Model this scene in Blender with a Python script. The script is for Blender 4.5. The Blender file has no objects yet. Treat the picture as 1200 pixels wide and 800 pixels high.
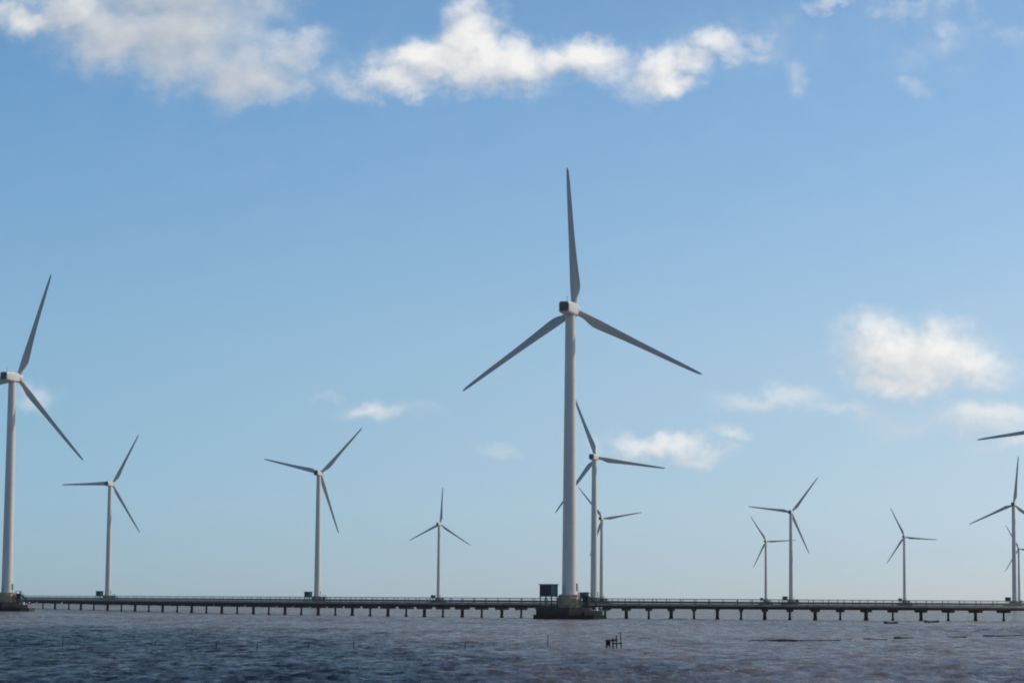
import bpy, bmesh, math, random
import numpy as np
from mathutils import Vector, Matrix

random.seed(7)
rng = np.random.default_rng(11)
R = math.radians
scn = bpy.context.scene
COL = scn.collection

# ------------------------------------------------------------------ camera
F = 3000.0                       # focal length in pixels of the 1200 px wide photograph
CAM_H = 5.4
PITCH = math.atan(302.0 / F)
ROLL = 0.006
cam_data = bpy.data.cameras.new('camera')
cam_data.sensor_width = 36.0
cam_data.lens = 36.0 * F / 1200.0
cam_data.clip_start = 1.0
cam_data.clip_end = 120000.0
cam = bpy.data.objects.new('camera', cam_data)
COL.objects.link(cam)
CAM_M = (Matrix.Translation((0, 0, CAM_H)) @ Matrix.Rotation(math.pi / 2 + PITCH, 4, 'X')
         @ Matrix.Rotation(ROLL, 4, 'Z'))
cam.matrix_world = CAM_M
scn.camera = cam

# ------------------------------------------------------------------ sun
SUN_AZ, SUN_EL = R(70), R(36)    # clockwise from +Y (the view direction)
SUN = Vector((math.sin(SUN_AZ) * math.cos(SUN_EL), math.cos(SUN_AZ) * math.cos(SUN_EL), math.sin(SUN_EL)))
sl = bpy.data.lights.new('sun', 'SUN')
sl.energy = 3.0
sl.angle = R(0.5)
sl.color = (1.0, 0.93, 0.82)
so = bpy.data.objects.new('sun', sl)
so.rotation_euler = SUN.to_track_quat('Z', 'Y').to_euler()
so.location = (300, 200, 400)
COL.objects.link(so)

# ------------------------------------------------------------------ exposure
scn.view_settings.view_transform = 'Standard'
scn.view_settings.look = 'None'
scn.view_settings.gamma = 1.0
scn.view_settings.use_curve_mapping = False
EXPOSURE = 0.0
HAZE = 0.000013
scn.view_settings.exposure = EXPOSURE
scn.render.engine = 'CYCLES'
scn.cycles.max_bounces = 6
scn.cycles.use_denoising = True
scn.cycles.denoising_input_passes = 'RGB_ALBEDO_NORMAL'
scn.cycles.denoising_prefilter = 'ACCURATE'
scn.cycles.filter_width = 1.9
scn.cycles.sample_clamp_direct = 1.5

# ------------------------------------------------------------------ node helper
class NT:
    def __init__(self, tree):
        self.t = tree
    def n(self, typ, **kw):
        nd = self.t.nodes.new(typ)
        for k, v in kw.items():
            setattr(nd, k, v)
        return nd
    def put(self, sock, v):
        if hasattr(v, 'is_output') or isinstance(v, bpy.types.NodeSocket):
            self.t.links.new(v, sock)
        else:
            sock.default_value = v
    def math(self, op, a, b=None, c=None, clamp=False):
        nd = self.n('ShaderNodeMath', operation=op, use_clamp=clamp)
        self.put(nd.inputs[0], a)
        if b is not None: self.put(nd.inputs[1], b)
        if c is not None: self.put(nd.inputs[2], c)
        return nd.outputs[0]
    def vec(self, op, a, b=None, scale=None):
        nd = self.n('ShaderNodeVectorMath', operation=op)
        self.put(nd.inputs[0], a)
        if b is not None: self.put(nd.inputs[1], b)
        if scale is not None: self.put(nd.inputs['Scale'], scale)
        return nd.outputs['Value'] if op in ('LENGTH', 'DOT_PRODUCT') else nd.outputs[0]
    def comb(self, x, y, z=0.0):
        nd = self.n('ShaderNodeCombineXYZ')
        self.put(nd.inputs[0], x); self.put(nd.inputs[1], y); self.put(nd.inputs[2], z)
        return nd.outputs[0]
    def sep(self, v):
        nd = self.n('ShaderNodeSeparateXYZ')
        self.put(nd.inputs[0], v)
        return nd.outputs
    def noise(self, v, scale, detail=4.0, rough=0.55, col=False):
        nd = self.n('ShaderNodeTexNoise')
        if v is not None: self.put(nd.inputs['Vector'], v)
        nd.inputs['Scale'].default_value = scale
        nd.inputs['Detail'].default_value = detail
        nd.inputs['Roughness'].default_value = rough
        return nd.outputs['Color'] if col else nd.outputs[0]
    def smooth(self, v, a, b, lo=0.0, hi=1.0):
        nd = self.n('ShaderNodeMapRange', interpolation_type='SMOOTHSTEP')
        self.put(nd.inputs[0], v); self.put(nd.inputs[1], a); self.put(nd.inputs[2], b)
        self.put(nd.inputs[3], lo); self.put(nd.inputs[4], hi)
        return nd.outputs[0]
    def mix(self, f, a, b, blend='MIX'):
        nd = self.n('ShaderNodeMix', data_type='RGBA', blend_type=blend)
        self.put(nd.inputs[0], f); self.put(nd.inputs[6], a); self.put(nd.inputs[7], b)
        return nd.outputs[2]

# ------------------------------------------------------------------ sky
world = bpy.data.worlds.new('World')
scn.world = world
world.use_nodes = True
wt = world.node_tree
wt.nodes.clear()
W = NT(wt)
SKY_STRENGTH = 0.1
sky = W.n('ShaderNodeTexSky', sky_type='NISHITA')
sky.sun_disc = False
sky.sun_elevation = SUN_EL
sky.sun_rotation = SUN_AZ
sky.altitude = 0.0
sky.air_density = 0.5
sky.dust_density = 0.3
sky.ozone_density = 4.0
bg = W.n('ShaderNodeBackground')
bg.inputs[1].default_value = SKY_STRENGTH
# colour of the air: clearer and bluer aloft, paler towards the sun's side
tc = W.n('ShaderNodeTexCoord')
dx, dy, dz = W.sep(tc.outputs['Generated'])
rp = W.n('ShaderNodeValToRGB')
rp.color_ramp.interpolation = 'B_SPLINE'
GAIN = 2.0
for k, (z, c) in enumerate(((0.0, (0.94, 0.98, 1.02)), (0.035, (1.05, 1.06, 1.01)), (0.098, (1.62, 1.50, 1.14)), (0.18, (1.52, 1.72, 1.50)),
                            (0.24, (1.42, 1.72, 1.52)), (0.6, (1.3, 1.45, 1.4)))):
    e = rp.color_ramp.elements[k] if k < 2 else rp.color_ramp.elements.new(z)
    e.position = z
    e.color = tuple(v / GAIN for v in c) + (1,)
W.put(rp.inputs[0], dz)
side = W.n('ShaderNodeMapRange', clamp=True)
W.put(side.inputs[0], dx); side.inputs[1].default_value = -0.2; side.inputs[2].default_value = 0.2
tint = W.mix(side.outputs[0], (0.86, 0.965, 1.0, 1), (1.21, 1.07, 1.02, 1))
gain = W.vec('SCALE', W.vec('MULTIPLY', rp.outputs[0], tint), scale=GAIN)
wt.links.new(W.vec('MULTIPLY', sky.outputs[0], gain), bg.inputs[0])

# clouds: soft lumps in directions of the sky (hundreds of sky units right / down from the upper left)
yy = W.math('MAXIMUM', dy, 0.05)
su = W.math('MULTIPLY_ADD', W.math('DIVIDE', dx, yy), F / 100.0, 6.0)
sv = W.math('MULTIPLY_ADD', W.math('DIVIDE', dz, yy), -F / 100.0, 7.02)
P0 = W.comb(su, sv, 0.0)
#        x     y     rx    ry    weight grey
CLOUDS = [
 (0.15, 0.20, 0.55, 0.26, 1.0, 0.4), (0.75, 0.10, 0.8, 0.4, 1.0, 0.6), (1.20, 0.28, 0.90, 0.50, 1.0, 0.75), (2.00, 0.40, 1.15, 0.62, 1.0, 0.8),
 (2.75, 0.78, 0.75, 0.45, 0.9, 0.8), (3.35, 0.50, 0.60, 0.34, 0.75, 0.6), (2.1, -0.2, 1.3, 0.6, 1.0, 0.8),
 (3.1, 1.0, 0.45, 0.25, 0.7, 0.8),
 (5.45, 0.35, 0.42, 0.60, 1.2, 0.0), (5.15, 0.72, 0.85, 0.36, 1.15, 0.05), (4.62, 0.92, 0.75, 0.26, 0.95, 0.3),
 (5.95, 0.72, 0.75, 0.38, 1.2, 0.05), (6.75, 0.66, 0.62, 0.30, 1.05, 0.15), (5.6, 0.85, 0.8, 0.3, 1.1, 0.1),
 (7.2, 0.74, 0.5, 0.24, 0.72, 0.1), (8.75, 0.5, 0.5, 0.16, 0.42, 0.1),
 (7.75, 0.78, 0.42, 0.36, 1.0, 0.1), (7.95, 0.92, 0.36, 0.22, 1.0, 0.1), (8.40, 0.42, 0.42, 0.22, 0.95, 0.1),
 (8.1, 0.6, 0.35, 0.25, 0.9, 0.1),
 (9.42, 0.82, 0.22, 0.36, 0.42, 0.2), (10.85, 0.90, 0.30, 0.16, 0.36, 0.1), (11.1, 0.25, 0.20, 0.36, 0.42, 0.1),
 (11.75, 0.18, 0.5, 0.2, 0.38, 0.1), (9.75, -0.03, 0.45, 0.10, 0.55, 0.1), (10.6, 0.06, 0.4, 0.14, 0.45, 0.1),
 (8.9, 0.35, 0.5, 0.14, 0.45, 0.1),
 (10.45, 4.05, 0.72, 0.36, 1.15, 0.0), (10.95, 4.15, 0.70, 0.42, 1.15, 0.0), (11.35, 4.30, 0.55, 0.26, 1.0, 0.0),
 (10.6, 4.4, 0.6, 0.22, 0.95, 0.2),
 (9.05, 4.64, 0.75, 0.20, 0.56, 0.05), (9.9, 4.76, 0.9, 0.14, 0.42, 0.1),
 (11.6, 4.86, 0.80, 0.22, 0.70, 0.05), (11.9, 5.12, 0.55, 0.16, 0.6, 0.1), (10.6, 4.9, 0.6, 0.14, 0.34, 0.1),
 (7.70, 5.18, 0.60, 0.16, 0.85, 0.0), (8.20, 5.28, 0.55, 0.13, 0.62, 0.0), (8.60, 5.06, 0.35, 0.12, 0.5, 0.1),
 (4.35, 4.86, 0.45, 0.16, 0.58, 0.1), (5.90, 5.26, 0.28, 0.12, 0.40, 0.1), (4.9, 4.8, 0.4, 0.1, 0.3, 0.1),
 (3.9, 0.75, 0.9, 0.45, 0.34, 0.1), (8.7, 0.4, 1.4, 0.45, 0.26, 0.1), (11.0, 0.45, 1.3, 0.5, 0.24, 0.1), (10.6, 4.75, 1.6, 0.4, 0.22, 0.1), (4.6, 4.85, 0.9, 0.16, 0.22, 0.1),
 (0.42, 4.60, 0.30, 0.20, 0.55, 0.1), (6.95, 5.27, 0.22, 0.10, 0.4, 0.1), (3.85, 4.66, 0.3, 0.08, 0.25, 0.1),
]
grp = bpy.data.node_groups.new('cloud_field', 'ShaderNodeTree')
grp.interface.new_socket('P', in_out='INPUT', socket_type='NodeSocketVector')
grp.interface.new_socket('Density', in_out='OUTPUT', socket_type='NodeSocketFloat')
grp.interface.new_socket('Grey', in_out='OUTPUT', socket_type='NodeSocketFloat')
G = NT(grp)
gi, go = G.n('NodeGroupInput'), G.n('NodeGroupOutput')
p = gi.outputs[0]
w1 = G.vec('SCALE', G.vec('SUBTRACT', G.noise(p, 1.3, 3.0, 0.5, True), (0.5, 0.5, 0.5)), scale=0.80)
w2 = G.vec('SCALE', G.vec('SUBTRACT', G.noise(p, 5.5, 4.0, 0.6, True), (0.5, 0.5, 0.5)), scale=0.26)
pw = G.vec('MULTIPLY', G.vec('ADD', p, G.vec('ADD', w1, w2)), (1, 1, 0))
field, grey = None, None
for (cx, cy, rx, ry, wgt, gr) in CLOUDS:
    q = G.vec('MULTIPLY', G.vec('SUBTRACT', pw, (cx, cy, 0)), (1 / (rx * 1.25), 1 / (ry * 1.25), 0))
    b = G.smooth(G.vec('LENGTH', q), 1.25, 0.0, 0.0, wgt)
    field = b if field is None else G.math('SMOOTH_MAX', field, b, 0.12)
    if gr > 0.3:
        gq = G.math('MULTIPLY', b, gr)
        grey = gq if grey is None else G.math('MAXIMUM', grey, gq)
fb = G.noise(G.vec('MULTIPLY', p, (0.8, 1.15, 1)), 2.3, 11.0, 0.55)
fb2 = G.math('MULTIPLY', G.math('SUBTRACT', fb, 0.5), 1.2)
fb2 = G.math('MULTIPLY', fb2, G.smooth(G.sep(p)[1], 1.2, 4.2, 1.0, 0.4))     # far clouds low down look smoother
fb2 = G.math('MULTIPLY', fb2, G.math('MULTIPLY_ADD', grey, -0.65, 1.0))     # the thick bank is smoother
dens = G.math('ADD', field, G.math('MULTIPLY', fb2, G.smooth(field, 0.0, 0.4)))
grp.links.new(dens, go.inputs[0])
grp.links.new(grey, go.inputs[1])
def cloud(v):
    g = W.n('ShaderNodeGroup'); g.node_tree = grp
    wt.links.new(v, g.inputs[0])
    return g.outputs
cd, cgrey = cloud(P0)
cd2, _ = cloud(W.vec('ADD', P0, (0.16, -0.18, 0.0)))
alpha = W.math('MULTIPLY', W.smooth(cd, -0.02, 1.16), W.smooth(dy, 0.05, 0.3))
alpha = W.math('MULTIPLY', alpha, 0.94)
light = W.math('MULTIPLY_ADD', W.math('SUBTRACT', cd, cd2), 0.55, 0.72, clamp=True)
light = W.math('SUBTRACT', light, W.math('MULTIPLY', cgrey, 0.62), clamp=True)
ccol = W.mix(light, (0.42, 0.47, 0.54, 1), (1.0, 0.985, 0.955, 1))
bgc = W.n('ShaderNodeBackground')
bgc.inputs[1].default_value = 0.95
wt.links.new(ccol, bgc.inputs[0])
ms = W.n('ShaderNodeMixShader')
wt.links.new(alpha, ms.inputs[0])
wt.links.new(bg.outputs[0], ms.inputs[1])
wt.links.new(bgc.outputs[0], ms.inputs[2])
wo = W.n('ShaderNodeOutputWorld')
wt.links.new(ms.outputs[0], wo.inputs[0])

# ------------------------------------------------------------------ placing helpers
def ray(px, py):
    v = Vector(((px - 600) / F, (400 - py) / F, -1.0))
    return CAM_M.to_3x3() @ v
def on_plane(px, py, z=0.0):
    d = ray(px, py)
    t = (z - CAM_H) / d.z
    return Vector((0, 0, CAM_H)) + d * t
def horizon(px):
    return 702 + ROLL * (px - 600)

# ------------------------------------------------------------------ materials
def material(name, base, rough=0.5, var=0.12, scale=1.5, metal=0.0, streak=None, bump=0.0, dirt=None, stretch=(1, 1, 1)):
    m = bpy.data.materials.new(name)
    m.use_nodes = True
    t = m.node_tree
    N = NT(t)
    bs = t.nodes['Principled BSDF']
    co = N.n('ShaderNodeTexCoord').outputs['Object']
    v = N.vec('MULTIPLY', co, stretch)
    nz = N.noise(v, scale, 6.0, 0.6)
    dark = tuple(c * (1 - var * 1.6) for c in base) + (1,)
    lite = tuple(min(1, c * (1 + var)) for c in base) + (1,)
    c = N.mix(N.smooth(nz, 0.3, 0.7), dark, lite)
    if streak:
        sn = N.noise(N.vec('MULTIPLY', co, (3.0, 3.0, 0.06)), 1.0, 5.0, 0.6)
        c = N.mix(N.smooth(sn, 0.56, 0.72, 0.0, streak), c, (0.16, 0.13, 0.10, 1))
    if dirt:
        z0, z1, colr = dirt
        z = N.sep(co)[2]
        zz = N.math('ADD', z, N.math('MULTIPLY', N.math('SUBTRACT', nz, 0.5), (z1 - z0) * 1.2))
        c = N.mix(N.smooth(zz, z1, z0), c, tuple(colr) + (1,))
    t.links.new(c, bs.inputs['Base Color'])
    bs.inputs['Metallic'].default_value = metal
    t.links.new(N.math('MULTIPLY_ADD', nz, 0.25, rough - 0.12), bs.inputs['Roughness'])
    if bump:
        bn = N.n('ShaderNodeBump')
        bn.inputs['Strength'].default_value = bump
        bn.inputs['Distance'].default_value = 0.05
        t.links.new(N.noise(v, scale * 6, 6.0, 0.65), bn.inputs['Height'])
        t.links.new(bn.outputs[0], bs.inputs['Normal'])
    return m

M = {
 'tower': material('painted_tower_steel', (0.57, 0.54, 0.485), 0.42, 0.05, 0.25, streak=0.18, stretch=(1, 1, 0.15)),
 'blade': material('blade_gelcoat', (0.45, 0.44, 0.42), 0.45, 0.06, 0.4),
 'nacelle': material('nacelle_shell', (0.50, 0.49, 0.455), 0.45, 0.07, 0.8, streak=0.15),
 'vent': material('dark_door_and_shade', (0.025, 0.03, 0.04), 0.6, 0.15, 3),
 'louvre': material('louvre_and_rear_shade', (0.10, 0.105, 0.10), 0.6, 0.15, 3),
 'concrete': material('weathered_concrete', (0.36, 0.29, 0.19), 0.85, 0.22, 0.9, bump=0.5, streak=0.5),
 'cap': material('tide_stained_concrete', (0.05, 0.042, 0.034), 0.9, 0.25, 0.8, bump=0.6, streak=0.6,
                 dirt=(1.2, 3.0, (0.035, 0.03, 0.025))),
 'stage': material('damp_landing_concrete', (0.15, 0.115, 0.09), 0.85, 0.25, 0.9, bump=0.5, streak=0.5),
 'fender': material('wet_black_fender', (0.014, 0.012, 0.010), 0.8, 0.3, 1.2, bump=0.5),
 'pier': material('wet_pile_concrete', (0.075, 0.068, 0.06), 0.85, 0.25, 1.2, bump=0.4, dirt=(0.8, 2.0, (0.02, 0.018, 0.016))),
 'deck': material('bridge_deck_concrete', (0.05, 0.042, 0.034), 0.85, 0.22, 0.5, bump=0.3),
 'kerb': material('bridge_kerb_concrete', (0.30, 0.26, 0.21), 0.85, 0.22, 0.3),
 'rail': material('galvanised_rail', (0.10, 0.10, 0.10), 0.55, 0.18, 0.8),
 'post': material('dark_steel_post', (0.045, 0.045, 0.05), 0.55, 0.2, 3),
 'cabin': material('dark_teal_sheet_metal', (0.09, 0.21, 0.21), 0.5, 0.15, 1.2, streak=0.2),
 'roof': material('cabin_roof_sheet', (0.055, 0.085, 0.09), 0.5, 0.2, 2),
 'stair': material('stair_steel', (0.05, 0.055, 0.06), 0.6, 0.2, 2),
 'white': material('white_paint', (0.75, 0.74, 0.70), 0.5, 0.06, 2),
 'wood': material('wet_bamboo', (0.035, 0.028, 0.022), 0.8, 0.3, 4),
 'net': material('dark_net_cord', (0.030, 0.028, 0.027), 0.9, 0.3, 5, bump=0.5),
 'boat': material('tarred_boat_planks', (0.045, 0.035, 0.028), 0.7, 0.3, 3, stretch=(0.2, 3, 3)),
}

# ------------------------------------------------------------------ mesh helpers
def finish(name, bm, mat, parent=None, smooth=False, bevel=0.0):
    if bevel:
        bmesh.ops.bevel(bm, geom=[e for e in bm.edges if len(e.link_faces) == 2 and e.calc_face_angle(0) > 0.6],
                        offset=bevel, segments=2, affect='EDGES', profile=0.6)
    bmesh.ops.recalc_face_normals(bm, faces=bm.faces[:])
    me = bpy.data.meshes.new(name)
    bm.to_mesh(me); bm.free()
    me.materials.append(mat)
    if smooth:
        me.polygons.foreach_set('use_smooth', [True] * len(me.polygons))
        me.set_sharp_from_angle(angle=R(40))
    o = bpy.data.objects.new(name, me)
    COL.objects.link(o)
    if parent: o.parent = parent
    return o
def box(bm, c, s, rot=None):
    m = Matrix.Translation(c) @ (rot.to_4x4() if rot else Matrix()) @ Matrix.Diagonal((s[0], s[1], s[2], 1))
    return bmesh.ops.create_cube(bm, size=1.0, matrix=m)['verts']
def bar(bm, a, b, r, seg=8):
    a, b = Vector(a), Vector(b)
    d = b - a
    q = d.to_track_quat('Z', 'Y').to_matrix().to_4x4()
    bmesh.ops.create_cone(bm, cap_ends=True, segments=seg, radius1=r, radius2=r, depth=d.length,
                          matrix=Matrix.Translation((a + b) / 2) @ q)
def lathe(bm, prof, seg=48, M4=None):
    rings = []
    for r, z in prof:
        ring = []
        for k in range(seg):
            a = 2 * math.pi * k / seg
            v = Vector((r * math.cos(a), r * math.sin(a), z))
            ring.append(bm.verts.new(M4 @ v if M4 else v))
        rings.append(ring)
    for a, b in zip(rings, rings[1:]):
        for k in range(seg):
            bm.faces.new((a[k], a[(k + 1) % seg], b[(k + 1) % seg], b[k]))
    bm.faces.new(rings[0][::-1]); bm.faces.new(rings[-1])
def prism(bm, pts, z0, z1):
    lo = [bm.verts.new((x, y, z0)) for x, y in pts]
    hi = [bm.verts.new((x, y, z1)) for x, y in pts]
    n = len(pts)
    for k in range(n):
        bm.faces.new((lo[k], lo[(k + 1) % n], hi[(k + 1) % n], hi[k]))
    bm.faces.new(lo[::-1]); bm.faces.new(hi)
def empty(name, loc=(0, 0, 0), rz=0.0):
    o = bpy.data.objects.new(name, None)
    o.empty_display_size = 2
    o.location = loc; o.rotation_euler = (0, 0, rz)
    COL.objects.link(o)
    return o
def tag(o, label, cat, group=None, kind=None):
    o['label'] = label; o['category'] = cat
    if group: o['group'] = group
    if kind: o['kind'] = kind
    return o
def copy_tree(o, parent=None):
    c = o.copy(); COL.objects.link(c); c.parent = parent
    for ch in list(o.children): copy_tree(ch, c)
    return c

# ------------------------------------------------------------------ water: one wave-shaped sheet to the horizon
def build_water():
    def seg(a, b, s0, s1):
        out, d = [], a
        while d < b:
            out.append(d)
            f = (d - a) / (b - a)
            d += s0 + (s1 - s0) * f
        return out
    ds = seg(4, 120, 4, 1.2) + seg(120, 150, 1.0, 0.42) + seg(150, 330, 0.38, 0.5) + seg(330, 760, 0.6, 2.0)
    ds += seg(760, 2600, 3, 30) + seg(2600, 12000, 60, 900) + [12000.0]
    ds = np.array(ds)
    inner = np.radians(np.linspace(-12.6, 12.6, 400))
    side = np.radians(np.concatenate([np.linspace(13, 30, 40), np.linspace(34, 176, 26)]))
    th = np.concatenate([-side[::-1], inner, side])
    D, T = np.meshgrid(ds, th, indexing='ij')
    X, Y = D * np.sin(T), D * np.cos(T)
    stepd = np.gradient(ds)[:, None] * np.ones_like(T)
    stept = np.gradient(th)[None, :] * D
    step = np.maximum(stepd * 1.0, stept * 1.2)
    Z = np.zeros_like(X); 
    nW = 84
    for i in range(nW):
        lam = 1.0 * (9.0 / 1.0) ** rng.random()
        k = 2 * math.pi / lam
        ang = R(-90 + 14) + rng.normal(0, 0.42)
        amp = 0.0085 * min(lam, 3.6) * (0.6 + 0.8 * rng.random())
        ph = rng.random() * 6.283
        fade = np.clip((lam / step - 2.2) / 2.0, 0, 1)
        arg = k * (X * math.cos(ang) + Y * math.sin(ang)) + ph
        s = np.sin(arg)
        Z += amp * fade * (s + 0.28 * np.cos(2 * arg))
    # gusts: patches of rougher and calmer water
    g = np.zeros_like(X)
    for i in range(14):
        lx, ly = rng.uniform(25, 120), rng.uniform(30, 160)
        g += np.sin(X / lx + rng.random() * 6.28) * np.sin(Y / ly + rng.random() * 6.28)
    Z *= np.clip(1.0 + 0.22 * g, 0.45, 1.6)
    nr, nc = X.shape
    co = np.stack([X, Y, Z], -1).reshape(-1, 3).astype(np.float32)
    idx = np.arange(nr * nc).reshape(nr, nc)
    q = np.stack([idx[:-1, :-1], idx[:-1, 1:], idx[1:, 1:], idx[1:, :-1]], -1)
    q = q.reshape(-1, 4)[:, ::-1]
    me = bpy.data.meshes.new('water')
    me.vertices.add(len(co)); me.vertices.foreach_set('co', co.ravel())
    me.loops.add(q.size); me.loops.foreach_set('vertex_index', q.ravel().astype(np.int32))
    me.polygons.add(len(q))
    me.polygons.foreach_set('loop_start', np.arange(0, q.size, 4, dtype=np.int32))
    me.polygons.foreach_set('loop_total', np.full(len(q), 4, dtype=np.int32))
    me.update(calc_edges=True)
    me.polygons.foreach_set('use_smooth', np.ones(len(q), dtype=bool))
    m = bpy.data.materials.new('muddy_sea_water'); m.use_nodes = True
    t = m.node_tree; N = NT(t); bs = t.nodes['Principled BSDF']
    pos = N.n('ShaderNodeNewGeometry').outputs['Position']
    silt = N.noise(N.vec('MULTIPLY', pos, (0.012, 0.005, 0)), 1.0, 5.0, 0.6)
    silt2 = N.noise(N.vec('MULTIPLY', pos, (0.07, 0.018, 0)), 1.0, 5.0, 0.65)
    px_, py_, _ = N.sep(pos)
    far = N.math('ADD', N.smooth(py_, 150.0, 620.0, -0.10, 0.16), N.smooth(N.math('DIVIDE', px_, N.math('MAXIMUM', py_, 20.0)), -0.21, 0.17, -0.13, 0.16))  # far water muddier; left-right ramp paints in the brighter sunward side
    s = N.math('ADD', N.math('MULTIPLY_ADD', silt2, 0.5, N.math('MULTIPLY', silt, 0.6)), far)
    clay_and_glint = N.smooth(s, 0.40, 0.70)
    c = N.mix(clay_and_glint, WATER_A, WATER_B)
    t.nodes.remove(bs)
    df = N.n('ShaderNodeBsdfDiffuse'); t.links.new(c, df.inputs[0])
    gl = N.n('ShaderNodeBsdfGlossy'); gl.inputs['Color'].default_value = (1.0, 0.92, 0.83, 1)
    t.links.new(N.math('MULTIPLY_ADD', silt2, 0.10, 0.09), gl.inputs['Roughness'])
    fr = N.n('ShaderNodeFresnel'); fr.inputs['IOR'].default_value = 1.333
    # small unresolved ripples shade one another, so a rough sea never reaches full grazing reflection
    r1 = N.noise(N.vec('MULTIPLY', pos, (0.55, 0.13, 0)), 1.0, 7.0, 0.64)
    r2 = N.noise(N.vec('MULTIPLY', N.vec('ADD', pos, (31.0, 7.0, 0)), (0.16, 0.020, 0)), 1.0, 5.0, 0.60)
    r3 = N.noise(N.vec('MULTIPLY', N.vec('ADD', pos, (-11.0, 53.0, 0)), (2.2, 0.55, 0)), 1.0, 3.0, 0.60)
    rip = N.math('ADD', N.math('MULTIPLY_ADD', r1, 1.15, N.math('MULTIPLY', r2, 0.45)), N.math('MULTIPLY', r3, 0.5))
    rip = N.smooth(rip, 0.78, 1.34)          # wind ripples: calm streaks against ruffled ones
    fac = N.math('MULTIPLY', fr.outputs[0], N.math('MULTIPLY_ADD', rip, 0.58, N.math('MULTIPLY_ADD', clay_and_glint, 0.12, 0.0)))
    mx = N.n('ShaderNodeMixShader'); t.links.new(fac, mx.inputs[0])
    t.links.new(df.outputs[0], mx.inputs[1]); t.links.new(gl.outputs[0], mx.inputs[2])
    t.links.new(mx.outputs[0], t.nodes['Material Output'].inputs['Surface'])
    h1 = N.noise(N.vec('MULTIPLY', pos, (0.9, 1.5, 1)), 1.0, 6.0, 0.62)
    h2 = N.noise(N.vec('MULTIPLY', pos, (0.16, 0.32, 1)), 1.0, 5.0, 0.6)
    bn = N.n('ShaderNodeBump'); bn.inputs['Strength'].default_value = 0.7; bn.inputs['Distance'].default_value = 0.35
    t.links.new(N.math('MULTIPLY_ADD', h2, 1.4, h1), bn.inputs['Height'])
    for nd in (gl, df, fr): t.links.new(bn.outputs[0], nd.inputs['Normal'])
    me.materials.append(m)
    o = bpy.data.objects.new('water', me); COL.objects.link(o)
    o['kind'] = 'structure'
    return o
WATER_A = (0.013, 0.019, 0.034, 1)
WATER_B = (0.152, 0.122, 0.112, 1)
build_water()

# ------------------------------------------------------------------ sea haze: one even box of air
bm = bmesh.new()
box(bm, (0, 0, 124), (24600, 24600, 252))
hm = bpy.data.materials.new('sea_haze'); hm.use_nodes = True
ht = hm.node_tree; ht.nodes.clear()
hv = ht.nodes.new('ShaderNodeVolumePrincipled')
hv.inputs['Color'].default_value = (0.93, 0.96, 1.0, 1)
hv.inputs['Density'].default_value = HAZE
ho = ht.nodes.new('ShaderNodeOutputMaterial')
ht.links.new(hv.outputs[0], ho.inputs['Volume'])
haze = finish('haze', bm, hm)
haze['kind'] = 'stuff'

# ------------------------------------------------------------------ bridge
wl_px = [(-60, 708.6), (0, 711), (44, 712.2), (119, 714.6), (200, 716.8), (307, 719.2), (400, 720.9), (512, 722.4),
         (620, 723.7), (731, 724.9), (870, 725.9), (1000, 726.6), (1183, 727.0), (1300, 727.1)]
wl = np.polyfit([a for a, b in wl_px], [b for a, b in wl_px], 4)
pile_px = [-29, -14.5, 0.5, 15, 29.5, 44, 58, 74, 88, 103, 119, 135, 151, 167, 183, 200, 217, 234, 252, 270, 289, 307, 326, 345,
           365, 385, 405, 426, 447, 468.5, 490, 512, 535, 558, 582, 605, 630, 655, 680, 705.5, 731, 758, 785, 812.5,
           840.5, 869, 897.5, 927.5, 958, 988, 1019, 1051, 1084.5, 1117, 1149.5, 1183, 1217, 1251, 1286]
def wpt(px): return on_plane(px, float(np.polyval(wl, px)))
path_px = np.linspace(-60, 1300, 200)
path = [wpt(x) for x in path_px]
def normal_at(i):
    a, b = path[max(0, i - 2)], path[min(len(path) - 1, i + 2)]
    d = (b - a).normalized()
    return Vector((-d.y, d.x, 0))       # left of travel = away from the shore
NORM = [normal_at(i) for i in range(len(path))]
def sweep(bm, prof):
    """prof: closed list of (offset, z); offset 0 on the near edge, positive away from the camera"""
    rings = [[bm.verts.new(p + n * o + Vector((0, 0, z))) for o, z in prof] for p, n in zip(path, NORM)]
    k = len(prof)
    for a, b in zip(rings, rings[1:]):
        for j in range(k):
            bm.faces.new((a[j], a[(j + 1) % k], b[(j + 1) % k], b[j]))
    bm.faces.new(rings[0]); bm.faces.new(rings[-1][::-1])
def rect(o0, o1, z0, z1): return [(o0, z0), (o1, z0), (o1, z1), (o0, z1)]
bridge = empty('access_bridge', path[100])
bridge_parts = []
def bpart(name, profs, mat):
    bm = bmesh.new()
    for pr in profs: sweep(bm, pr)
    o = finish(name, bm, mat, bridge)
    o.matrix_parent_inverse = Matrix.Translation(-Vector(bridge.location))
    return o
BW = 5.0
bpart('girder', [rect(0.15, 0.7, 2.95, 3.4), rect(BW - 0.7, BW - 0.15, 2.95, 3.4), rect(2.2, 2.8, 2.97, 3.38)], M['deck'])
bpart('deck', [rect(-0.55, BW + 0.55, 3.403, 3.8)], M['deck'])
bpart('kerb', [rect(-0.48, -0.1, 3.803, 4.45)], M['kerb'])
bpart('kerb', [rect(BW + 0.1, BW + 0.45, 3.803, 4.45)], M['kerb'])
for off in (-0.34, BW + 0.26):
    bpart('guard_rail', [rect(off, off + 0.09, 4.62, 5.2)], M['rail'])
    bpart('hand_rail', [rect(off, off + 0.12, 5.68, 5.9)], M['rail'])
    bpart('mid_rail', [rect(off + 0.02, off + 0.08, 5.4, 5.48)], M['rail'])
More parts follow.
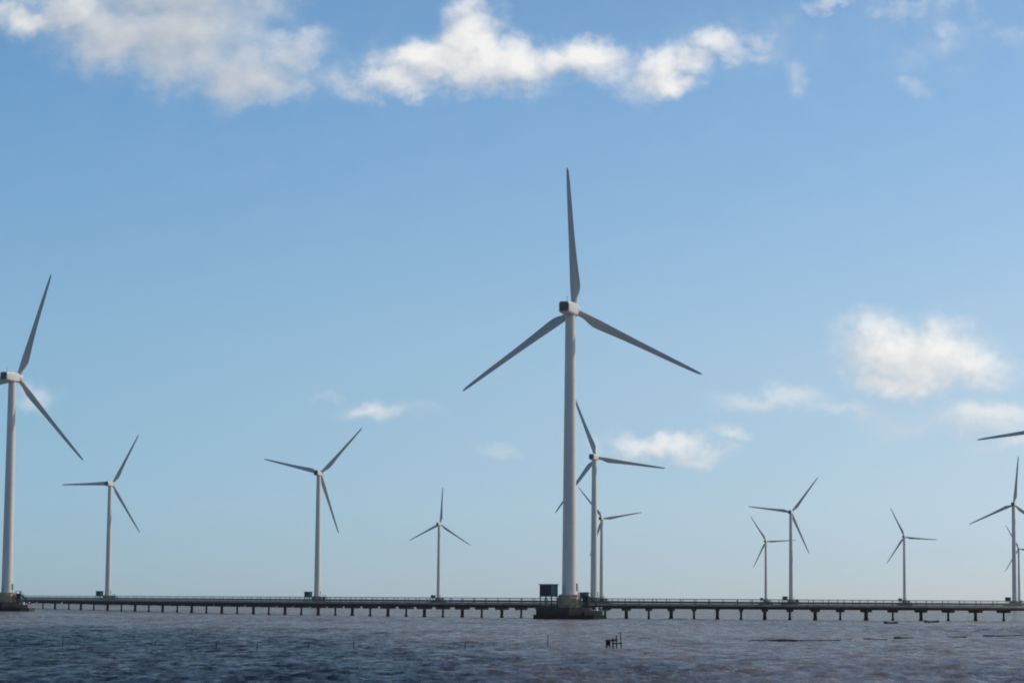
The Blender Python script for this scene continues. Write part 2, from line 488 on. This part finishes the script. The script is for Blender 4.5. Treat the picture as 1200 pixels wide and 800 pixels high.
# piers: wide and slim ones take turns, copies share their mesh
def pier_mesh(w):
    bm = bmesh.new()
    lathe(bm, [(w * 0.5, -1.3), (w * 0.5, 2.5)], 14, Matrix.Translation((0, BW / 2, 0)))
    c = [(-w * 0.45, 2.3), (w * 0.45, 2.3), (w * 0.5 + 0.2, 2.7), (w * 0.5 + 0.2, 2.947), (-w * 0.5 - 0.2, 2.947), (-w * 0.5 - 0.2, 2.7)]
    lo = [bm.verts.new((x, -0.15, z)) for x, z in c]; hi = [bm.verts.new((x, BW + 0.15, z)) for x, z in c]
    for k in range(6): bm.faces.new((lo[k], lo[(k + 1) % 6], hi[(k + 1) % 6], hi[k]))
    bm.faces.new(lo[::-1]); bm.faces.new(hi)
    lathe(bm, [(w * 0.5 + 0.12, -0.6), (w * 0.5 + 0.16, 0.3), (w * 0.5 + 0.02, 0.55)], 14, Matrix.Translation((0, BW / 2, 0)))
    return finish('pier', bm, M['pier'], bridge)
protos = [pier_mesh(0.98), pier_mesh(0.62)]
for i, x in enumerate(pile_px):
    j = int(np.argmin(abs(path_px - x)))
    o = protos[i % 2] if i < 2 else protos[i % 2].copy()
    if i >= 2: COL.objects.link(o)
    o.parent = bridge
    o.location = wpt(x) - Vector(bridge.location)
    o.rotation_euler = (0, 0, math.atan2(NORM[j].y, NORM[j].x) - math.pi / 2)
    o.scale = (random.uniform(0.88, 1.14), 1, 1)
# railing posts
def post_bm(bm, base, n):
    d = Vector((-n.y, n.x, 0))
    rot = Matrix((( -n.y, n.x, 0), (n.x, n.y, 0), (0, 0, 1))).transposed()
    box(bm, base + Vector((0, 0, 4.8)), (0.17, 0.14, 1.9), rot)
bm = bmesh.new(); box(bm, (0, 0, 4.87), (0.2, 0.12, 2.0)); box(bm, (0, 0, 4.2), (0.34, 0.2, 0.7))
p0 = finish('railing_post', bm, M['post'], bridge)
front_px = list(np.interp(np.linspace(0, len(pile_px) - 1, 98), range(len(pile_px)), pile_px))
for i, x in enumerate(front_px):
    j = int(np.argmin(abs(path_px - x)))
    o = p0 if i == 0 else p0.copy()
    if i: COL.objects.link(o)
    o.parent = bridge
    o.location = wpt(x) - NORM[j] * 0.18 - Vector(bridge.location)
    o.rotation_euler = (0, 0, math.atan2(NORM[j].y, NORM[j].x) - math.pi / 2)
bm = bmesh.new()
for x in front_px:
    j = int(np.argmin(abs(path_px - x)))
    rz = Matrix.Rotation(math.atan2(NORM[j].y, NORM[j].x) - math.pi / 2, 3, 'Z')
    box(bm, wpt(x) + NORM[j] * (BW + 0.42) + Vector((0, 0, 4.8)), (0.16, 0.1, 1.9), rz)
o = finish('railing_post', bm, M['post'], bridge)
o.matrix_parent_inverse = Matrix.Translation(-Vector(bridge.location))
o['kind'] = 'stuff'
tag(bridge, 'long low concrete service bridge on rows of dark piles crossing the sea between the turbines', 'bridge')

# ------------------------------------------------------------------ wind turbine
FOOT = 6.8
HUB = 80.0
OVER = 4.3
def make_turbine():
    root = empty('wind_turbine')
    bm = bmesh.new()
    prof = []
    rb, rt, H = 2.05, 1.40, 78.1
    def rad(z): return rb + (rt - rb) * (z / H) ** 1.05
    for s in (0.0, 0.25):
        prof.append((rb + 0.28, s))
    for z0, z1 in ((0.27, 20.0), (20.0, 40.0), (40.0, 60.0), (60.0, H)):
        prof.append((rad(z0), z0 + 0.001))
        for f in (0.33, 0.66): prof.append((rad(z0 + f * (z1 - z0)), z0 + f * (z1 - z0)))
        prof.append((rad(z1), z1 - 0.12)); prof.append((rad(z1) + 0.045, z1 - 0.10)); prof.append((rad(z1) + 0.045, z1 + 0.10))
    lathe(bm, prof, 56)
    tw = finish('tower', bm, M['tower'], root, smooth=True)
    bm = bmesh.new(); box(bm, (2.06, 0.4, 2.1), (0.2, 0.95, 2.2))
    finish('door', bm, M['vent'], tw)
    # nacelle: rounded box that narrows to the rear, on a yaw ring
    bm = bmesh.new()
    secs = [(-6.2, 1.45, -1.35, 1.50), (-5.6, 1.66, -1.60, 1.66), (-1.0, 1.78, -1.78, 1.78), (2.3, 1.70, -1.70, 1.72), (3.0, 1.45, -1.45, 1.5)]
    rings = []
    for y, w, zb, zt in secs:
        ring = []
        cr = 0.62
        for (sx, sz) in ((1, 1), (-1, 1), (-1, -1), (1, -1)):
            for k in range(4):
                a = {(1, 1): 0, (-1, 1): 90, (-1, -1): 180, (1, -1): 270}[(sx, sz)] + 30 * k
                ring.append(bm.verts.new((sx * (w - cr) + cr * math.cos(R(a)), y, (zt if sz > 0 else zb) - sz * cr + cr * math.sin(R(a)) + HUB)))
        rings.append(ring)
    for a, b in zip(rings, rings[1:]):
        for k in range(16): bm.faces.new((a[k], a[(k + 1) % 16], b[(k + 1) % 16], b[k]))
    bm.faces.new(rings[0]); bm.faces.new(rings[-1][::-1])
    nac = finish('nacelle', bm, M['nacelle'], root, smooth=True)
    bm = bmesh.new()
    for k in range(7): box(bm, (0, -6.24, HUB - 1.05 + 0.36 * k), (2.6 - 0.22 * max(0, abs(k - 3) - 1), 0.1, 0.30), Matrix.Rotation(R(25), 3, 'X'))
    finish('vent', bm, M['louvre'], nac)  # louvre slats, spread wide and dark to deepen the rear face's shade
    bm = bmesh.new(); bar(bm, (0.5, -4.8, HUB + 1.6), (0.5, -4.8, HUB + 3.0), 0.05); bar(bm, (0.1, -4.8, HUB + 2.9), (0.9, -4.8, HUB + 2.9), 0.04)
    finish('wind_vane', bm, M['post'], nac)
    bm = bmesh.new()
    tilt = Matrix.Translation((0, OVER, HUB)) @ Matrix.Rotation(R(4), 4, 'X')
    m4 = tilt @ Matrix.Rotation(R(-90), 4, 'X')      # local z of the lathe along +Y
    lathe(bm, [(1.30, -1.35), (1.62, -1.2), (1.72, -0.3), (1.68, 0.6), (1.40, 1.5), (0.95, 2.1), (0.45, 2.45), (0.02, 2.55)], 32, m4)
    finish('hub', bm, M['nacelle'], root, smooth=True)
    # blade along +Z, trailing edge to +X, suction side towards the tower
    bm = bmesh.new()
    #       r     chord  thick ratio twist
    st = [(1.35, 1.75, 1.00, 0), (2.6, 1.75, 1.00, 10), (3.8, 2.00, 0.80, 13), (5.2, 2.55, 0.52, 13), (6.8, 2.85, 0.38, 12), (8.5, 2.80, 0.32, 11),
          (11, 2.52, 0.27, 9), (15, 2.15, 0.24, 7), (20, 1.80, 0.21, 5), (25, 1.55, 0.19, 3.5), (30, 1.36, 0.17, 2.2),
          (34, 1.15, 0.16, 1.2), (37.5, 0.93, 0.15, 0.5), (39.6, 0.72, 0.15, 0), (40.5, 0.45, 0.15, 0), (40.9, 0.14, 0.2, 0)]
    rings = []
    nseg = 20
    for r, c, tr, tw_ in st:
        ring = []
        ax = 0.5 if r < 3 else max(0.30, 0.5 - (r - 2.6) * 0.06)
        ro = Matrix.Rotation(R(tw_ + 4), 3, 'Z')
        for k in range(nseg):
            a = 2 * math.pi * k / nseg
            x = 0.5 - 0.5 * math.cos(a)                     # 0 leading .. 1 trailing
            blend = min(1, max(0, (tr - 0.38) / 0.62))
            yt_c = 0.5 * math.sin(a)
            yt_f = (0.62 * math.sin(a) * (1 - x) ** 0.55 * (0.35 + 0.65 * (1 - x)) ) * (1.0 if math.sin(a) > 0 else 0.8)
            y = tr * (blend * yt_c + (1 - blend) * yt_f)
            v = ro @ Vector(((x - ax) * c, y * c, 0))
            v.z = r; v.y += 1.3 * (r / 41) ** 2
            ring.append(bm.verts.new(v))
        rings.append(ring)
    for a, b in zip(rings, rings[1:]):
        for k in range(nseg): bm.faces.new((a[k], a[(k + 1) % nseg], b[(k + 1) % nseg], b[k]))
    bm.faces.new(rings[0][::-1]); bm.faces.new(rings[-1])
    b0 = finish('blade', bm, M['blade'], root, smooth=True)
    for k in (1, 2):
        b = b0.copy(); COL.objects.link(b); b.parent = root
    return root, tilt
TURB, TILT = make_turbine()
def set_phase(root, phase):
    k = 0
    for ch in root.children:
        if ch.name.split('.')[0] == 'blade':
            ch.matrix_local = TILT @ Matrix.Rotation(-R(phase + 120 * k - 90), 4, 'Y')
            k += 1

# ------------------------------------------------------------------ foundation platform under a turbine
def make_platform():
    root = empty('turbine_platform')
    bm = bmesh.new()
    cap = [(-9.2, -3.6), (-5.8, -7.4), (-0.2, -7.4), (5.4, -4.2), (6.4, 0), (5.4, 4.2), (0, 7.4), (-5.8, 7.4), (-9.2, 3.6)]
    prism(bm, cap, 1.25, 3.3)
    finish('pile_cap', bm, M['cap'], root, bevel=0.12)
    bm = bmesh.new()
    prism(bm, [(-10, -4.2), (-6.3, -8.2), (6.6, -8.2), (9.6, -6.4), (9.6, 5.2), (6, 8.2), (-6.3, 8.2), (-10, 4.2)], -1.5, 1.247)
    finish('fender', bm, M['fender'], root, bevel=0.15)
    bm = bmesh.new()
    prism(bm, [(4.0, -7.2), (9.0, -6.0), (9.0, 3.0), (6.6, 3.0), (6.6, -1.0), (4.0, -6.0)], 1.25, 2.5)
    finish('landing_stage', bm, M['stage'], root, bevel=0.08)
    bm = bmesh.new()
    for x, y in ((7.4, -5.9), (8.6, -2.0)):
        lathe(bm, [(0.42, 2.5), (0.34, 2.6), (0.30, 3.1), (0.45, 3.2), (0.42, 3.4)], 14, Matrix.Translation((x, y, 0)))
    finish('bollard', bm, M['white'], root, smooth=True)
    bm = bmesh.new()
    lathe(bm, [(3.35, 3.3), (3.35, 5.9), (3.15, 6.15), (3.15, FOOT - 0.02)], 10, Matrix.Rotation(R(18), 4, 'Z'))
    finish('pedestal', bm, M['concrete'], root, bevel=0.05)
    # stairs from the pedestal top down to the right
    bm = bmesh.new()
    box(bm, (4.4, -1.6, 6.45), (1.8, 1.6, 0.14))
    for x in (3.7, 5.2):
        for y in (-2.3, -0.9): bar(bm, (x, y, 3.3), (x, y, 7.5), 0.09)
    for y in (-2.35, -0.85):
        a, b = Vector((5.3, y, 6.45)), Vector((8.9, y, 2.6))
        d = (b - a).normalized()
        box(bm, (a + b) / 2, ((b - a).length, 0.1, 0.34), Matrix.Rotation(-math.atan2(d.z, d.x), 3, 'Y'))
        bar(bm, a + Vector((0, 0, 1.05)), b + Vector((0, 0, 1.05)), 0.05)
        bar(bm, a + Vector((-1.6, 0, 1.05)), a + Vector((0, 0, 1.05)), 0.05)
        for f in (0, 0.33, 0.66, 1): q = a + (b - a) * f; bar(bm, q, q + Vector((0, 0, 1.05)), 0.04)
    for k in range(14):
        f = (k + 0.5) / 14
        box(bm, (5.3 + 3.6 * f, -1.6, 6.45 - 3.85 * f), (0.3, 1.4, 0.05))
    finish('stair', bm, M['stair'], root)
    bm = bmesh.new()
    box(bm, (4.5, -0.2, 4.9), (1.7, 1.2, 3.1))
    finish('switch_box', bm, M['stair'], root, bevel=0.05)
    # railing round the cap
    bm = bmesh.new()
    ring = [Vector((x * 0.97, y * 0.97, 0)) for x, y in cap]
    for a, b in zip(ring, ring[1:] + ring[:1]):
        n = max(2, int((b - a).length / 1.8))
        for k in range(n):
            q = a + (b - a) * k / n
            bar(bm, q + Vector((0, 0, 3.3)), q + Vector((0, 0, 4.4)), 0.04, 6)
        for z in (3.85, 4.4):
            bar(bm, a + Vector((0, 0, z)), b + Vector((0, 0, z)), 0.035, 6)
    finish('railing', bm, M['rail'], root)
    bm = bmesh.new(); bar(bm, (2.5, -2.1, FOOT - 0.05), (2.5, -2.1, FOOT + 2.6), 0.07); box(bm, (2.5, -2.1, FOOT + 0.25), (0.45, 0.4, 0.6))
    finish('lamp_post', bm, M['white'], root)
    return root
PLAT = make_platform()

# ------------------------------------------------------------------ transformer cabin on stilts
def make_cabin():
    root = empty('transformer_cabin')
    rot = Matrix.Rotation(R(-30), 4, 'Z')
    bm = bmesh.new(); box(bm, (0, 0, 4.65), (3.8, 3.6, 3.2))
    for k in range(7): box(bm, (-1.6 + k * 0.53, -1.8, 4.65), (0.06, 0.07, 2.9)); box(bm, (1.9, -1.5 + k * 0.5, 4.65), (0.07, 0.06, 2.9))
    cb = finish('cabinet', bm, M['cabin'], root)
    bm = bmesh.new(); prism(bm, [(-2.15, -2.05), (2.15, -2.05), (2.15, 2.05), (-2.15, 2.05)], 6.253, 6.45)
    finish('roof', bm, M['roof'], root, bevel=0.04)
    bm = bmesh.new()
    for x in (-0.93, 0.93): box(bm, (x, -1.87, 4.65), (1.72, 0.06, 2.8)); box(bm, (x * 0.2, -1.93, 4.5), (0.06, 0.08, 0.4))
    finish('door', bm, M['vent'], cb)  # dark door sheets paint shade over the cabin's whole front face
    for x in (-1.75, 0.0, 1.75):
        for y in (-1.65, 1.65):
            bm = bmesh.new(); box(bm, (x, y, 1.45), (0.24, 0.24, 2.9))
            box(bm, (x, y, 0.04), (0.5, 0.5, 0.08)); finish('leg', bm, M['post'], root)
    bm = bmesh.new(); box(bm, (0, 0, 2.97), (4.1, 3.9, 0.14)); finish('base_frame', bm, M['post'], root)
    return root
CABIN = make_cabin()

#   hub px, hub py, phase, yaw, turbine label, platform label, cabin label
T = [
 (673.5, 364, 92.8, 18, 'tallest and nearest white wind turbine, one blade upright, standing in front of the bridge',
  'dark concrete platform rising from the water under the tallest wind turbine', 'dark teal cabin on stilts left of the tallest turbine tower'),
 (21.5, 443, 70.5, 20, 'large wind turbine at the left edge of the photo, third blade out of view',
  'dark platform in the water at the left edge under the large left turbine', 'dark cabin at the left edge beside the large left turbine tower'),
 (132, 567, 60.5, 16, 'mid-size wind turbine second from the left with one blade pointing level left',
  'concrete platform under the second turbine from the left', 'small dark cabin beside the second turbine from the left'),
 (376, 554.5, 46.5, 14, 'mid-size wind turbine third from the left, one blade up right and one hanging down right',
  'mossy concrete platform under the third turbine from the left', 'dark cabin beside the third turbine from the left'),
 (516, 614, 86, 17, 'small distant wind turbine standing alone between the third and the tallest turbine',
  'far platform under the small turbine left of the tallest one', 'tiny cabin beside the small turbine left of the tallest one'),
 (699, 536, 111, 18, 'wind turbine just right of the tallest tower with a blade crossing behind that tower',
  'far platform under the turbine just right of the tallest tower', 'cabin of the turbine just right of the tallest tower'),
 (706.5, 607.5, 129, 18, 'distant wind turbine almost hidden behind the tower right of the tallest one',
  'far platform of the turbine hidden behind the one right of the tallest', 'cabin of the turbine hidden behind the one right of the tallest'),
 (898, 634, 122.5, 16, 'faint small wind turbine whose blade crosses the taller tower to its right',
  'far platform of the faint small turbine left of a taller one', 'tiny cabin beside the faint small turbine left of a taller one'),
 (927.5, 600, 52.5, 15, 'mid-size wind turbine with sunlit tower, in front of the faint small one',
  'far platform under the sunlit turbine in the right half', 'small cabin beside the sunlit turbine in the right half'),
 (1060, 629, 115.3, 16, 'small wind turbine standing alone below the big white cloud',
  'far platform under the lone small turbine below the big cloud', 'tiny cabin beside the lone small turbine below the big cloud'),
 (1188, 591, 84, 15, 'wind turbine near the right edge with one blade upright',
  'far platform under the upright-bladed turbine near the right edge', 'dark cabin left of the turbine near the right edge'),
 (1194, 643, 118, 16, 'farthest small wind turbine at the right edge, just behind a taller one',
  None, None),
 (1247, 501, 67.5, 16, 'wind turbine beyond the right edge, only one level blade tip reaching in',
  None, None),
]
for i, (hx, hy, ph, yaw, lab, plab, clab) in enumerate(T):
    a = R(yaw)
    hub = on_plane(hx, hy, FOOT + HUB)
    base = Vector((hub.x - math.sin(a) * OVER, hub.y - math.cos(a) * OVER, 0))
    t = TURB if i == 0 else copy_tree(TURB)
    t.location = (base.x, base.y, FOOT); t.rotation_euler = (0, 0, -a)
    tag(t, lab, 'wind turbine', 'white wind turbines standing in the sea')
    set_phase(t, ph)
    if plab:
        pl = PLAT if i == 0 else copy_tree(PLAT)
        pl.location = base
        tag(pl, plab, 'platform', 'concrete turbine platforms')
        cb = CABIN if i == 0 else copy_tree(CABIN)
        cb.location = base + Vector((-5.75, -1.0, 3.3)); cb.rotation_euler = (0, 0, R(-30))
        tag(cb, clab, 'cabin', 'transformer cabins on stilts')

# ------------------------------------------------------------------ fishing stakes, nets and boats on the water
def stake(px, ytop, ybot, label, r=0.055, lean=0.0):
    g = on_plane(px, ybot)
    h = (ybot - ytop) * g.y / F
    bm = bmesh.new()
    pts = [Vector((0, 0, -0.6)), Vector((lean * 0.4, 0, h * 0.5)), Vector((lean, 0.02, h))]
    for a, b in zip(pts, pts[1:]): bar(bm, a, b, r, 7)
    bm.verts.ensure_lookup_table()
    for f in (0.35, 0.62): lathe(bm, [(r * 0.9, h * f - 0.03), (r * 1.25, h * f), (r * 0.9, h * f + 0.03)], 8, Matrix.Translation((lean * f, 0.01 * f, 0)))
    o = finish('fishing_stake', bm, M['wood'])
    o.location = (g.x, g.y, 0)
    tag(o, label, 'stake', 'thin fishing stakes in the water')
STK = [
 (73.5, 744, 758, 'thin dark stake in the water below the second turbine from the left', 0.0),
 (182, 750, 757, 'short faint stake in the water between the second and third turbines', 0.05),
 (253.5, 752, 762, 'thin stake left of the third turbine, the taller of two nearby', 0.0),
 (301, 754, 762, 'stubby stake in the water between the taller stake and the third turbine', 0.06),
 (361.5, 751, 760, 'thin stake in the water straight below the third turbine cabin', -0.03),
 (414.5, 751, 760, 'thin stake in the water to the right below the third turbine', 0.02),
 (545, 752, 761, 'thin stake in the water below right of the small lone turbine', 0.02),
 (642, 744, 757, 'dark stake with a thick foot in the water below the cabin on stilts', 0.0),
]
for x, a, b, lab, ln in STK:
    stake(x, a, b, lab, 0.05 if b < 763 else 0.06, ln)

# fishing frame: posts with cross bars and a hung net
g = on_plane(719, 760)
mpp = g.y / F
fr = empty('fishing_rack', (g.x, g.y, 0))
def fx(px): return (px - 719) * mpp
def fz(py): return (760 - py) * mpp
for px, top, r, ln in ((711.2, 749.5, 0.09, -0.05), (714.5, 750, 0.06, 0.03), (718.4, 747.5, 0.085, 0), (722.6, 744.5, 0.075, -0.03), (728.4, 740.5, 0.06, -0.14)):
    bm = bmesh.new()
    bar(bm, (fx(px), 0, -0.6), (fx(px) + ln, 0.05, fz(top)), r, 8)
    finish('post', bm, M['wood'], fr)
bm = bmesh.new(); bar(bm, (fx(709.6), 0.02, fz(750.2)), (fx(723.5), 0.02, fz(749.6)), 0.085); bar(bm, (fx(717), 0.06, fz(753.8)), (fx(729), 0.06, fz(753.4)), 0.06)
finish('cross_bar', bm, M['wood'], fr)
bm = bmesh.new()
n = 9
vs = []
for k in range(n):
    f = k / (n - 1)
    x = fx(709.8) + (fx(714.6) - fx(709.8)) * f
    vs.append([bm.verts.new((x, 0.04 + 0.05 * math.sin(k * 2.1), fz(750))), bm.verts.new((x + 0.03, 0.08 * math.sin(k * 1.7), fz(757.5 - 1.6 * math.sin(f * 3.1)))) ])
for a, b in zip(vs, vs[1:]): bm.faces.new((a[0], b[0], b[1], a[1]))
bmesh.ops.solidify(bm, geom=bm.faces[:], thickness=0.04)
finish('net', bm, M['net'], fr)
tag(fr, 'dark wooden fishing frame of short posts with a hung net below the tallest turbine', 'fishing frame')

# net lines: low dark ropes with clumps lying on the surface
def net_line(pts, label, clumps, r=0.16):
    bm = bmesh.new()
    g0 = on_plane(*pts[0])
    W_ = [on_plane(x, y) for x, y in pts]
    mp = g0.y / F
    dens = []
    for a, b in zip(W_, W_[1:]):
        n = max(2, int((b - a).length / 0.35))
        for k in range(n): dens.append(a + (b - a) * k / n)
    dens.append(W_[-1])
    rings = []
    for i, q in enumerate(dens):
        px = pts[0][0] + (pts[-1][0] - pts[0][0]) * i / max(1, len(dens) - 1)
        rr = 0.62 * r * (0.75 + 0.5 * random.random())
        for cx, cw, ch in clumps:
            rr += 0.62 * ch * math.exp(-((px - cx) / cw) ** 2)
        ring = []
        for k in range(8):
            a = 2 * math.pi * k / 8
            ring.append(bm.verts.new((q.x - g0.x, q.y - g0.y + rr * 1.6 * math.cos(a), 0.22 + rr * math.sin(a) * (0.9 + 0.2 * random.random()))))
        rings.append(ring)
    for a, b in zip(rings, rings[1:]):
        for k in range(8): bm.faces.new((a[k], a[(k + 1) % 8], b[(k + 1) % 8], b[k]))
    bm.faces.new(rings[0][::-1]); bm.faces.new(rings[-1])
    o = finish('floating_net', bm, M['net'])
    o.location = (g0.x, g0.y, 0)
    tag(o, label, 'fishing net', 'dark net lines floating on the water')
net_line([(876.5, 753.2), (880, 752), (900, 751.8), (940, 751.9), (985, 751.6)],
         'longest dark net line floating on the water, with a thick clump near its middle', [(880, 4, 0.10), (942, 7, 0.20)], 0.12)
net_line([(991, 750.4), (998, 750)], 'shortest dark net scrap floating just right of the longest net line', [], 0.10)
net_line([(1011, 750), (1018, 749.8), (1040, 750.8)], 'thin net line floating in the gap between two thicker ones', [(1016, 4, 0.12)], 0.07)
net_line([(1047, 748.6), (1055, 748.6), (1070, 748.4)], 'thick-ended short net line floating below the lone small turbine', [(1051, 6, 0.16)], 0.12)
net_line([(1110, 747.6), (1124, 747.6), (1133, 747.4)], 'short net line floating in the right part, thicker at its right end', [(1130, 5, 0.16)], 0.10)
net_line([(1152, 746.0), (1170, 746.4), (1199, 746.4)], 'net line floating at the right edge of the photo with a dark right end', [(1194, 5, 0.22), (1155, 4, 0.06)], 0.12)

def small_boat(px, py, L, rz, label):
    g = on_plane(px, py)
    root = empty('small_boat', (g.x, g.y, 0), rz)
    bm = bmesh.new()
    rings = []
    for f in (-1, -0.8, -0.45, 0, 0.45, 0.8, 1):
        w = 0.62 * (1 - abs(f) ** 2.6) + 0.05
        zt = 0.42 + 0.35 * f * f
        zb = -0.2 + 0.35 * abs(f) ** 3
        x = f * L / 2
        rings.append([bm.verts.new(v) for v in ((x, -w, zt), (x, -w * 0.7, zb), (x, w * 0.7, zb), (x, w, zt), (x, w * 0.85, zt), (x, w * 0.55, zb + 0.1), (x, -w * 0.55, zb + 0.1), (x, -w * 0.85, zt))])
    for a, b in zip(rings, rings[1:]):
        for k in range(8): bm.faces.new((a[k], a[(k + 1) % 8], b[(k + 1) % 8], b[k]))
    bm.faces.new(rings[0][::-1]); bm.faces.new(rings[-1])
    finish('hull', bm, M['boat'], root)
    for x in (-L * 0.22, L * 0.2):
        bm = bmesh.new(); box(bm, (x, 0, 0.36), (0.3, 0.98, 0.06)); finish('seat', bm, M['wood'], root)
    tag(root, label, 'boat', 'small dark boats by the bridge')
small_boat(1044, 730.8, 3.6, R(8), 'small dark boat lying in open water, the left of two near the bridge piles')
small_boat(1091.5, 729.3, 3.8, R(-6), 'small dark boat moored against a thick bridge pile, the right of two')
